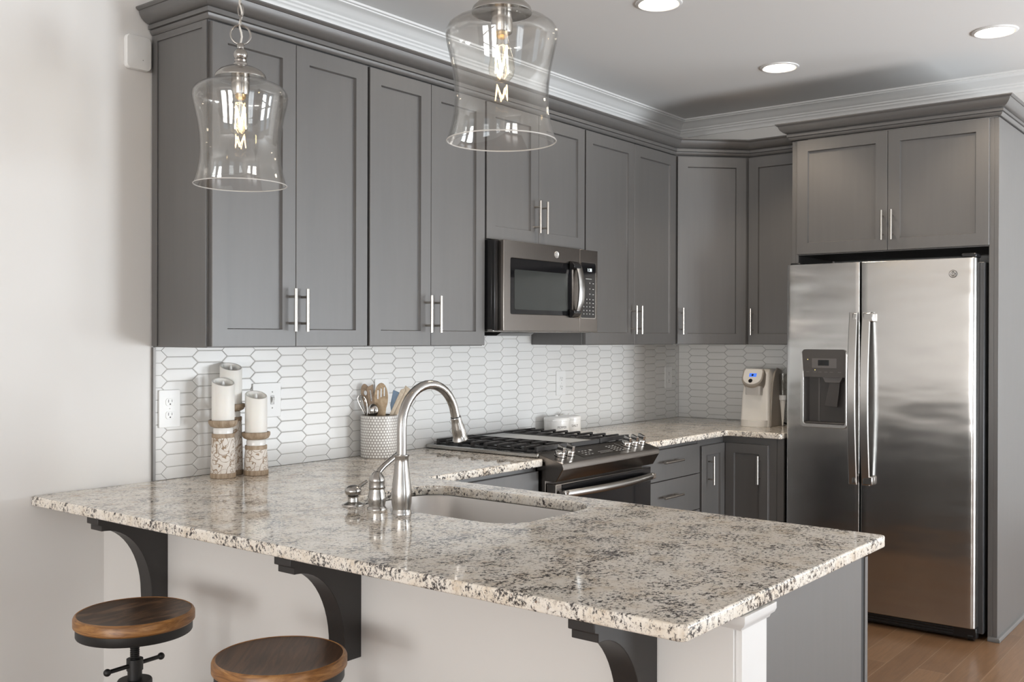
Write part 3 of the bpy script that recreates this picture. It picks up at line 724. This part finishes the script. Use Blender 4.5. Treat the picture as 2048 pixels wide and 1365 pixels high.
part('dispenser_display', MB().prism(rrect(.142, .268, 1.258, 1.306, .003), 'y', yd_-.0083, yd_-.007), M_panel2, dl_)
part('display_glass', MB().box(.174, .230, yd_-.0090, yd_-.0078, 1.270, 1.298), M_blackglass, dl_)
for xx, zz in ((.120, 1.300), (.158, 1.2475)): part('indicator_light', MB().ball((xx, yd_-.0075, zz), .0018, 10), M_amber, dl_)
# surround
t = thing('refrigerator_cabinet', 'grey cabinet with two doors and tall side panels enclosing the refrigerator', 'cabinet', (3.112, -.957, 0), -pi/2)
pw = 1.001
part('side_panel', MB().box(0, .020, 0, .520, .001, 2.436), M_cab, t, .001)
part('side_panel', MB().box(pw-.020, pw, 0, .640, .001, 2.436), M_cab, t, .001)
part('filler', MB().box(.0202, .036, .0, .03, .001, 2.436), M_cab, t, .001)
part('filler', MB().box(pw-.042, pw-.0202, .0, .02, .001, 2.436), M_cab, t, .001)
part('carcass', MB().box(.0365, pw-.0425, .001, .520, 1.838, 2.436), M_cab, t)
add_door(t, .0335, .4975, 1.842, 2.431, -.02, .478, 1.964)
add_door(t, .4995, .9625, 1.842, 2.431, -.02, .525, 1.964)
m = MB(); sweep(m, [(.01, .0002), (pw+.0005, .0002), (pw+.0005, .66)], [(0, .001), (.012, .001), (.012, .012), (.006, .02), (0, .022)], -1); m2 = MB(); sweep(m2, [(.9615, -.0005), (pw+.0005, -.0005), (pw+.0005, .66)], [(0, .001), (.013, .001), (.013, .010), (.008, .018), (0, .021)], -1)
part('shoe_moulding', m2, M_cab, t)
FC = [(d_, z_+.0172) for d_, z_ in CC]
m = sweep(MB(), [(-.004, .135), (-.004, -.004), (pw+.004, -.004), (pw+.004, .64)], FC, -1)
part('crown', m, M_cab, t, smooth=24)

# ---------------------------------------------------------------- coffee maker
t = thing('coffee_maker', 'cream single-serve coffee maker with blue screen in the counter corner', 'coffee maker', (3.252, -.660, ZC+.0005), -pi/2)
t.scale = (.97, .78, 1)
def krect(hw, y0, y1, z, r=.02): return [(p[0], p[1], z) for p in rrect(-hw, hw, y0, y1, r, 5)]
m = MB().loft([krect(.088, .06, .30, 0), krect(.088, .06, .30, .03), krect(.084, .072, .30, .16), krect(.078, .085, .30, .24), krect(.072, .10, .29, .30), krect(.062, .13, .27, .318, .03)])
part('body', m, M_kwhite, t)
part('side_shell', MB().prism([(.085, 0), (.30, 0), (.30, .24), (.27, .312), (.20, .325), (.15, .30), (.115, .24), (.095, .12)], 'x', .084, .096), M_kside, t, .004)
part('drip_tray', MB().loft([[(p[0]*.082, .075+p[1]*.075, z) for p in [(cos(a), sin(a)) for a in [pi+pi*i/16 for i in range(17)]]+[(1, .3), (-1, .3)]] for z in (0, .012, .0125, .016, .033, .036)]), M_kwhite, t, .001)
hd = []
for i in range(25):
    a = pi+pi*i/24; hd.append((.066*cos(a), .052*sin(a)))
hd += [(.066, .045), (.058, .062), (-.058, .062), (-.066, .045)]
HM = T((-.006, .045, .268)) @ RX(90-32)
hd2 = [(x*.86, y*.86+.004) for x, y in hd]
m = MB().loft([[(x*.92, y*.92, -.14) for x, y in hd], [(x, y, -.12) for x, y in hd], [(x, y, -.006) for x, y in hd], [(x*.96, y*.96, 0) for x, y in hd]]); m.xf(HM)
hdp = part('head', m, M_kgrey, t)
m = MB().loft([[(x, y, -.002) for x, y in hd2], [(x, y, .003) for x, y in hd2], [(x*.96, y*.96, .005) for x, y in hd2]]); m.xf(HM); part('face_plate', m, M_kwhite, hdp)
m = MB().box(-.020, .024, .006, .028, .004, .0058); m.xf(HM); part('screen', m, M_screen, hdp)
m = MB().lathe([(0, .0058), (.007, .0058), (.006, .0066), (0, .0066)], (0, 0.017, 0), 16); m.xf(HM); part('screen_icon', m, M_black, hdp)
m = MB().lathe([(0, .004), (.0125, .004), (.0125, .0062), (.011, .0068), (0, .0068)], (-.006, -.020, 0), 20); m.xf(HM); part('logo_badge', m, M_black, hdp)
part('brew_outlet', MB().loft([krect(.048, .035, .11, z, .015) for z in (.175, .178, .225)]), mat('outlet_grey', (.50, .48, .455), .3), t)
part('water_reservoir', MB().lathe([(0, .17), (.018, .17), (.024, .29), (.024, .292), (0, .292)], (.118, .22, 0), 20), M_clearpl, t)
part('reservoir_collar', MB().lathe([(0, .145), (.021, .145), (.022, .172), (0, .172)], (.118, .22, 0), 20), M_plate, t)
part('reservoir_foot', MB().lathe([(0, .001), (.004, .001), (.017, .144), (0, .144)], (.118, .22, 0), 16), M_kwhite, t)
part('power_cord', MB().tube([(.10, .285, .012), (.13, .275, .008), (.155, .27, .014), (.172, .285, .035), (.172, .30, .055), (.160, .305, .062)], .0045, 10), M_black, t)

# ---------------------------------------------------------------- canisters, crock, utensils, candles
def canister(label, x, y, word, r, h, group):
    t = thing('canister', label, 'canister', (x, y, ZC+.0005), 0, group)
    part('jar', MB().lathe([(0, 0), (r*.97, 0), (r, .004), (r, h*.74), (r*.985, h*.75), (0, h*.75)], seg=40), M_ceramic, t)
    part('lid', MB().lathe([(0, h*.755), (r*1.01, h*.755), (r*1.02, h*.86), (r*.97, h*.93), (r*.5, h*.98), (.009, h), (.008, h+.006), (0, h+.007)], seg=40), M_ceramic, t)
    me = text_mesh(word, .017, Matrix.Identity(4), .0003)
    a0 = -pi/2-.45
    for v_ in me.vertices:
        a = a0+v_.co.x/r; z = v_.co.y+h*.42; rr_ = r+.0004+v_.co.z; v_.co = (rr_*cos(a), rr_*sin(a), z)
    link_mesh('lettering', me, M_ink, t, 0, 0)
canister('white lidded canister marked PEPPER behind the range grates', 2.222, -.082, 'PEPPER', .064, .092, None)
canister('white lidded canister marked SALT, right of the pepper one', 2.350, -.072, 'SALT', .060, .092, None)

CX, CY = .975, -.087
t = thing('utensil_crock', 'grey and white dotted ceramic crock full of utensils by the tile wall', 'crock', (CX, CY, ZC+.0005))
rC, hC = .0745, .172
part('pot', MB().lathe([(0, 0), (rC-.002, 0), (rC, .003), (rC, hC-.002), (rC-.002, hC), (rC-.006, hC), (rC-.007, hC-.01), (rC-.007, .012), (0, .012)], seg=56), M_crock, t)
m = MB()
for j in range(15):
    z = .008+j*.0112
    for i in range(38):
        a = 2*pi*(i+.5*(j % 2))/38; s = .0043
        c_ = Vector((cos(a), sin(a), 0)); tt = Vector((-sin(a), cos(a), 0))
        o_ = c_*(rC+.0001); o_.z = z
        v_ = [o_+c_*.0012]+[o_+tt*s*cos(2*pi*q_/8)+Vector((0, 0, s*sin(2*pi*q_/8))) for q_ in range(8)]
        m.add(v_, [(0, 1+q_, 1+(q_+1) % 8) for q_ in range(8)])
part('raised_dots', m, M_dot, t)
def to_view(dx, dz, dy=0):                      # crock-facing frame: dx along image right, dz above rim, dy away from the viewer
    return Vector((CX+.614*dx+.789*dy, CY-.789*dx+.614*dy, ZC+hC+dz))
def utensil(name, label, cat, loops, thick, material, base, tip_dir, back=0, parts=None, roll=0):
    """flat outline in (x, y) with y up the tool; origin placed at base, leaned in the viewer plane by tip_dir degrees"""
    M = T(to_view(base[0], base[1], back)) @ Matrix.Rotation(-.9091, 4, 'Z') @ RY(tip_dir) @ RX(roll) @ UP
    me = slab_mesh(name, loops, thick, thick*.3, 2); 
    o = link_mesh(name, me, material); o.matrix_world = M
    return tag(o, label, cat, 'kitchen utensils in the crock')
def spoon_outline(L, hw, headw, headl):
    p = []; n = 22
    for i in range(n+1):
        a = -pi/2+2*pi*(i/n); q_ = (headw/2*cos(a), L-headl/2+headl/2*sin(a))
        p.append(q_)
    body = [q_ for q_ in p if q_[1] > L-headl*.92]
    return [(hw, 0)]+body+[(-hw, 0)]
utensil('wooden_spoon', 'wooden spoon with a round hole, at the left of the crock', 'utensil', [spoon_outline(.27, .006, .038, .085), circ(0, .232, .0065, 12, .010)], .006, M_spoon3, (-.024, -.140), -8.5, .012)
utensil('slotted_spatula', 'brown wooden slotted turner, second from the left in the crock', 'utensil', [[(.006, 0), (.008, .16), (.013, .20), (.014, .268), (-.014, .258), (-.013, .20), (-.008, .16), (-.006, 0)], rrect(-.0025, .0025, .20, .245, .002, 3)], .006, M_spoon3, (-.008, -.142), -7, .004)
utensil('slotted_spoon', 'wide tan wooden slotted spoon in the middle of the crock', 'utensil', [spoon_outline(.28, .007, .058, .125)]+[rrect(x_-.0024, x_+.0024, .225+dz_, .262+dz_, .002, 3) for x_, dz_ in ((-.013, -.012), (0, -.004), (.013, 0))], .007, M_spoon, (.004, -.148), 1, -.004)
utensil('spatula', 'blue silicone spatula at the back of the crock', 'utensil', [[(.005, 0), (.006, .15), (.014, .18), (.017, .235), (-.010, .242), (-.014, .18), (-.006, .15), (-.005, 0)]], .008, M_blue, (.030, -.140), 8, .030)
utensil('wooden_turner', 'narrow pale wooden turner leaning right in the crock', 'utensil', [[(.006, 0), (.006, .17), (.008, .262), (.002, .268), (-.009, .256), (-.008, .17), (-.006, 0)]], .006, M_spoon2, (-.012, -.132), 25, .0)
utensil('wooden_turner', 'broad pale wooden turner, rightmost in the crock', 'utensil', [[(.007, 0), (.008, .13), (.017, .19), (.018, .262), (-.013, .268), (-.012, .19), (-.008, .13), (-.007, 0)]], .006, M_spoon2, (.000, -.126), 26, .014)
# steel slotted spoon (bowl towards the viewer) and whisk
t = thing('serving_spoon', 'polished steel slotted spoon bowl at the front of the crock', 'utensil', tuple(to_view(-.020, -.003, -.042)), -.9091, 'kitchen utensils in the crock')
m = MB(); rings = []
for i in range(1, 10):
    a = pi*i/18; rings.append([(.022*sin(a)*cos(2*pi*q_/24), -.012*cos(a)+.004, .024+.028*sin(a)*sin(2*pi*q_/24)) for q_ in range(24)])
m.loft(rings[::-1], cap=False); m.f.append([(len(rings)-1)*24+q_ for q_ in range(24)]); m.m.append(0)
part('bowl', m, M_chrome, t)
part('slots', MB().box(-.004, -.001, -.0095, -.0075, .012, .034).box(.006, .009, -.0085, -.0065, .012, .032), M_dark, t)
part('shaft', MB().tube([(.010, .002, .004), (.020, .010, -.04), (.035, .03, -.12)], .004, 10), M_chrome, t)
t = thing('whisk', 'small wire whisk sticking out at the left edge of the crock', 'utensil', tuple(to_view(-.046, -.020, -.004)), -.9091, 'kitchen utensils in the crock')
m = MB()
for k_ in range(5):
    a = pi*k_/5; pts_ = []
    for i in range(17):
        u = i/16; x_ = .019*sin(2*pi*u-pi)*(1 if True else 0); z_ = .10*(sin(pi*u))**.75; pts_.append((x_*.9*cos(a)-z_*.30, x_*.9*sin(a), z_))
    m.tube(pts_, .0009, 6)
part('wires', m, M_chrome, t)
part('shaft', MB().tube([(.0, 0, .004), (.035, .004, -.115)], .005, 10), M_chrome, t)

def candle_set(x, y, H, hl, cl):
    t = thing('candle_holder', hl, 'candle holder', (x, y, ZC+.0005))
    b = H-.052; rb, rt = .0435, .0375
    part('base_band', MB().lathe([(0, 0), (rb, 0), (rb, .018), (0, .018)], seg=40), M_band, t, .0015)
    part('carved_body', MB().lathe([(rb-.0015, .018), ((rb+rt)/2, .018+(b-.036)*.55), (rt, b-.014)], seg=40, cap=True), M_carve, t)
    part('upper_band', MB().lathe([(0, b-.014), (rt+.001, b-.014), (rt+.001, b), (0, b)], seg=40), M_band, t, .001)
    part('neck', MB().lathe([(0, b), (.033, b), (.034, b+.014), (.031, b+.020), (0, b+.020)], seg=40), M_ceramic, t)
    part('dish', MB().lathe([(0, b+.0205), (.033, b+.0205), (.044, b+.026), (.0495, b+.036), (.0495, b+.046), (.047, b+.047), (.044, b+.0425), (0, b+.042)], seg=40), M_band, t)
    zc = ZC+.0005+b+.0425
    c = thing('pillar_candle', cl, 'candle', (x, y, zc))
    r, h_ = .0385, .150; seg = 40
    def top(a, rr_, dz=0): return h_-.014+cos(a-1.27)*.014*(rr_/r)+dz
    rings = [[(rr_*cos(2*pi*i/seg), rr_*sin(2*pi*i/seg), z if z is not None else 0) for i in range(seg)] for rr_, z in ((r*.3, 0), (r-.001, 0), (r, .003))]
    for rr_, dz in ((r, -.002), (r-.0015, .0005), (r-.006, 0), (r-.010, -.012), (r*.4, -.022), (r*.1, -.024)):
        rings.append([(rr_*cos(2*pi*i/seg), rr_*sin(2*pi*i/seg), top(2*pi*i/seg, rr_, dz)) for i in range(seg)])
    part('wax', MB().loft(rings), M_cream, c)
    part('flame_wick', MB().lathe([(0, h_-.036), (.0035, h_-.034), (.0052, h_-.022), (.003, h_-.012), (0, h_-.006)], seg=14), M_plate, c)
candle_set(.206, -.106, .206, 'tall carved whitewashed candle holder, front left of the three', 'white pillar candle on the front left carved holder')
candle_set(.326, -.132, .157, 'shortest carved whitewashed candle holder, front right of the three', 'white pillar candle on the shortest carved holder, at the right')
candle_set(.277, -.0525, .257, 'tallest carved candle holder standing behind the other two', 'white pillar candle on the rear holder against the tiles, highest of the three')

# ---------------------------------------------------------------- outlets, switch, wall sensor
def outlet(x, z, label, gang=1, kind='outlet'):
    t = thing('outlet' if kind == 'outlet' else 'light_switch', label, 'outlet' if kind == 'outlet' else 'switch', (x, -.0006, z))
    wd = .041 if gang == 1 else .065
    slab('plate', [rrect(-wd, wd, -.0645, .0645, .004, 4)], .006, T((0, -.003, 0)) @ UP, M_plate, t, .002)
    if kind == 'outlet':
        for zz in (-.0225, .0225):
            o = part('receptacle', MB().prism(roundpoly([(-.0165, zz-.013), (.0165, zz-.013), (.0165, zz+.013), (-.0165, zz+.013)], [.009]*4), 'y', -.0085, -.0055), M_plate, t, .0005)
            m = MB().box(-.0078, -.0058, -.0088, -.0080, zz-.001, zz+.009).box(.0058, .0075, -.0088, -.0080, zz, zz+.0085)
            m.lathe([(0, 0), (.0026, 0), (.0026, .0008), (0, .0008)], (0, 0, 0), 12); m.xf(T((0, -.0081, zz-.007)) @ UP, len(m.v)-48)
            part('slots', m, M_slot, o, smooth=0)
        part('screw', MB().ball((0, -.0062, 0), .0025, 10), M_plate, t)
    else:
        for xx, tog in ((-.024, False), (.024, True)):
            for zz in (-.03, .03): part('screw', MB().ball((xx, -.0062, zz), .0026, 10), M_mark, t)
            if tog:
                part('toggle', MB().prism([(-.006, -.012), (-.006, .012), (-.017, .009), (-.016, .002), (-.0075, -.010)], 'x', xx-.005, xx+.005), M_plate, t, .0008)
                me = slab_mesh('toggle_slot', [rrect(xx-.0085, xx+.0085, -.0165, .0165, .001, 2), rrect(xx-.006, xx+.006, -.014, .014, .001, 2)], .001); me.transform(T((0, -.0063, 0)) @ UP); link_mesh('toggle_slot', me, M_mark, t)
    return t
outlet(.0615, 1.1595, 'white duplex outlet at the left edge of the tile, beside the candles')
outlet(.4725, 1.169, 'white two-gang switch plate behind the candles', 2, 'switch')
outlet(1.070, 1.167, 'white duplex outlet hidden behind the utensil crock')
outlet(2.369, 1.169, 'white duplex outlet above the canisters, right of the range')
outlet(3.4995, 1.166, 'white duplex outlet in the tile close to the room corner')
t = thing('wall_sensor', 'small white curved alarm sensor high on the left wall', 'sensor', (-.059, .0075, 2.352))
m = MB(); rings = []
def sens(sx, sz, y):
    p = []
    for q_ in rrect(-.044, .044, -.055, .055, .012, 6):
        bx_ = .004*(1-(q_[1]/.055)**2); bz_ = .004*(1-(q_[0]/.044)**2)
        p.append(((q_[0]+math.copysign(bx_, q_[0]))*sx, y, (q_[1]+math.copysign(bz_, q_[1]))*sz))
    return p
m.loft([sens(.97, .97, 0), sens(1, 1, -.004), sens(1, 1, -.016), sens(.95, .96, -.021), sens(.6, .7, -.0235), sens(.1, .1, -.0245)])
part('housing', m, M_plate, t)
part('indicator_dot', MB().ball((.012, -.0232, -.024), .0017, 10), M_slot, t)

# ---------------------------------------------------------------- ceiling downlights
def downlight(x, y, label):
    l = bpy.data.lights.new('downlight_beam', 'SPOT'); l.energy = 40; l.color = (1, .84, .66); l.spot_size = radians(104); l.spot_blend = .55; l.shadow_soft_size = .07
    lo = bpy.data.objects.new('downlight_beam', l); COL.objects.link(lo); lo.location = (x, y, 2.738)
    t = thing('ceiling_downlight', label, 'ceiling light', (x, y, 2.745), 0, 'recessed ceiling downlights')
    part('trim_ring', MB().lathe([(.072, -.0005), (.094, -.0005), (.092, -.005), (.082, -.008), (.074, -.004), (.072, -.0005)], seg=40, cap=False), M_trim, t)
    part('lens', MB().lathe([(0, -.0035), (.0735, -.0035), (.0735, -.0015), (0, -.0015)], seg=36), M_lamp, t)
downlight(1.590, -1.036, 'recessed downlight nearest the pendant lamps')
downlight(2.780, -1.028, 'recessed downlight in front of the corner of the wall cabinets')
downlight(2.797, -2.009, 'recessed downlight in front of the refrigerator')

# ---------------------------------------------------------------- pendant lamps
def pendant(x, y, z, label):
    t = thing('pendant_lamp', label, 'pendant lamp', (x, y, z), 0, 'clear glass pendant lamps over the peninsula')
    s = .975
    op = [(.1385, 0), (.1335, .012), (.1265, .036), (.1205, .066), (.1180, .100), (.1190, .140), (.1240, .180), (.1320, .220), (.1385, .248), (.1412, .264), (.1400, .276), (.1330, .289), (.1180, .300), (.098, .307), (.076, .311), (.060, .3125)]
    op = [(r*s, zz*s) for r, zz in op]; ip = [(r-.0028, zz) for r, zz in op[:-4]]+[(r-.0008, zz-.0026) for r, zz in op[-4:]]
    part('glass_shade', MB().lathe(op+ip[::-1]+[op[0]], seg=72, cap=False), M_glass, t, smooth=60)
    part('rim', MB().tube([(.1358*s*cos(2*pi*i/72)*1.01, .1358*s*sin(2*pi*i/72)*1.01, .0005) for i in range(72)], .0017, 8, 0, True), M_rim, t)
    part('dome', MB().lathe([(0, .314), (.074, .3135), (.0745, .317), (.071, .326), (.060, .337), (.042, .346), (.024, .350), (.020, .352), (.020, .358), (.017, .362), (.015, .366), (0, .366)], seg=40), M_nickel, t)
    part('finial', MB().lathe([(0, .362), (.016, .362), (.018, .368), (.012, .370)], seg=24).ball((0, 0, .384), .0205, 28).lathe([(0, .402), (.010, .402), (.0105, .405), (.0105, .414), (.0085, .417), (0, .417)], seg=20), M_nickel, t)
    d_ = Vector((.80, -.60, 0))
    part('ring', MB().tube([d_*(.0285*cos(2*pi*i/32))+Vector((0, 0, .443+.0285*sin(2*pi*i/32))) for i in range(32)], .003, 10, 0, True), M_nickel, t)
    m = MB(); zt_ = 2.745-z-.03; z0 = .472; n = max(2, int((zt_-z0)/.030)); st = (zt_-z0)/n
    for i in range(n):
        zc_ = z0+.012+i*st; dd = Vector((.8, -.6, 0)) if i % 2 else Vector((.55, .83, 0))
        m.tube([dd*(.0075*cos(2*pi*j/20))+Vector((0, 0, zc_+st*.62*sin(2*pi*j/20))) for j in range(20)], .0020, 8, 0, True)
    part('chain', m, M_nickel, t)
    m = MB(); pts_ = [(.0035*sin(i*1.1), .0035*cos(i*1.1), .414+(zt_+.028-.414)*i/40) for i in range(41)]
    part('cord', m.tube(pts_, .0030, 8), mat('clear_cord', (.70, .67, .62), .3), t)
    part('canopy', MB().lathe([(0, 2.745-z-.001), (.062, 2.745-z-.001), (.060, 2.745-z-.012), (.03, 2.745-z-.028), (0, 2.745-z-.03)], seg=36), M_nickel, t)
    part('socket', MB().lathe([(0, .3125), (.026, .3125), (.026, .268), (.024, .264), (.0, .264)], seg=28), [M_nickel], t)
    b = part('bulb', MB().lathe([(.014, .263), (.0145, .255), (.020, .232), (.028, .205), (.0318, .184), (.0318, .172), (.029, .160), (.021, .150), (.010, .146), (.001, .1455)], seg=28, cap=False), M_bulb, t)
    part('bulb_base', MB().lathe([(0, .2655), (.0155, .2655), (.0155, .258), (.010, .252), (0, .252)], seg=20), M_brass, b)
    m = MB(); N = 8
    for i in range(N):
        a0_, a1_ = 2*pi*i/N, 2*pi*(i+1)/N
        zlo, zhi = .166, .232
        p_, q_ = ((.016*cos(a0_), .016*sin(a0_), zlo if i % 2 else zhi), (.016*cos(a1_), .016*sin(a1_), zhi if i % 2 else zlo))
        m.tube([p_, q_], .00125, 6)
    part('filament', m, M_fil, b)
    return t
pendant(-.089, -.598, 1.854, 'clear glass pendant lamp hanging farther away, in front of the left cabinets')
pendant(-.008, -1.522, 1.887, 'clear glass pendant lamp hanging nearer the camera, cut by the top of the photo')

# ---------------------------------------------------------------- bar stools
def stool(x, y, z, rz, label, mtop):
    t = thing('bar_stool', label, 'stool', (x, y, 0), rz, 'adjustable stools along the peninsula')
    r = .148
    m = MB().lathe([(0, z-.030), (r-.004, z-.030), (r, z-.026), (r, z-.008), (r-.003, z-.002), (r-.0075, z+.0004), (r-.0095, z-.0008)], seg=64, mi=1, cap=False)
    m.lathe([(r-.0095, z-.0008), (r-.030, z-.0025), (.05, z-.003), (.0005, z-.003)], seg=64, mi=0, cap=False); m.f.append([len(m.v)-64+i for i in range(64)]); m.m.append(0)
    part('seat', m, [mtop, M_seatedge], t)
    part('seat_ring', MB().lathe([(0, z-.054), (r-.007, z-.054), (r-.006, z-.052), (r-.006, z-.0305), (0, z-.0305)], seg=64), M_blackmetal, t)
    zs = z-.124
    m = MB().tube([(0, 0, zs-.03), (0, 0, z-.054)], .0105, 20); n = 14
    for i in range(n):
        zz = zs+.002+i*(z-.056-zs)/n; m.lathe([(.0105, zz), (.0122, zz+.0018), (.0105, zz+.0036)], seg=20, cap=False)
    part('screw_rod', m, M_blackmetal, t)
    part('collar', MB().lathe([(0, zs-.028), (.0205, zs-.028), (.0205, zs+.001), (.013, zs+.001), (0, zs+.001)], seg=28).lathe([(0, zs-.09), (.0178, zs-.09), (.0178, zs-.028), (0, zs-.028)], seg=28), M_blackmetal, t)
    d_ = Vector((1, 0, 0))
    part('turn_handle', MB().tube([d_*-.078+Vector((0, 0, zs-.014)), d_*.078+Vector((0, 0, zs-.014))], .0055, 12).ball(d_*-.080+Vector((0, 0, zs-.014)), .0095, 16).ball(d_*.080+Vector((0, 0, zs-.014)), .0095, 16), M_blackmetal, t)
    zh = zs-.052
    part('hub', MB().lathe([(0, zh-.055), (.041, zh-.055), (.043, zh-.052), (.043, zh-.003), (.041, zh), (0, zh)], seg=36), M_blackmetal, t)
    part('spindle', MB().tube([(0, 0, .20), (0, 0, zh-.05)], .0185, 20), M_blackmetal, t)
    for i in range(4):
        a = pi/4+i*pi/2; c_, s_ = cos(a), sin(a)
        part('leg', MB().tube([(.036*c_, .036*s_, zh-.035), (.11*c_, .11*s_, .36), (.185*c_, .185*s_, .012), (.186*c_, .186*s_, .001)], .011, 14), M_blackmetal, t)
    part('foot_ring', MB().tube([(.148*cos(2*pi*i/48), .148*sin(2*pi*i/48), .20) for i in range(48)], .009, 12, 0, True), M_blackmetal, t)
stool(-.490, -.702, .700, radians(5), 'wood-topped bar stool with swirling grain below the farther corbel', M_seat1)
stool(-.484, -1.276, .698, radians(40), 'wood-topped bar stool with straight grain below the middle corbel, nearer the camera', M_seat2)

S.cycles.max_bounces = 10; S.cycles.diffuse_bounces = 5; S.cycles.glossy_bounces = 5; S.cycles.transparent_max_bounces = 16
S.cycles.caustics_reflective = False; S.cycles.caustics_refractive = False
S.cycles.sample_clamp_indirect = 6; S.cycles.use_denoising = True
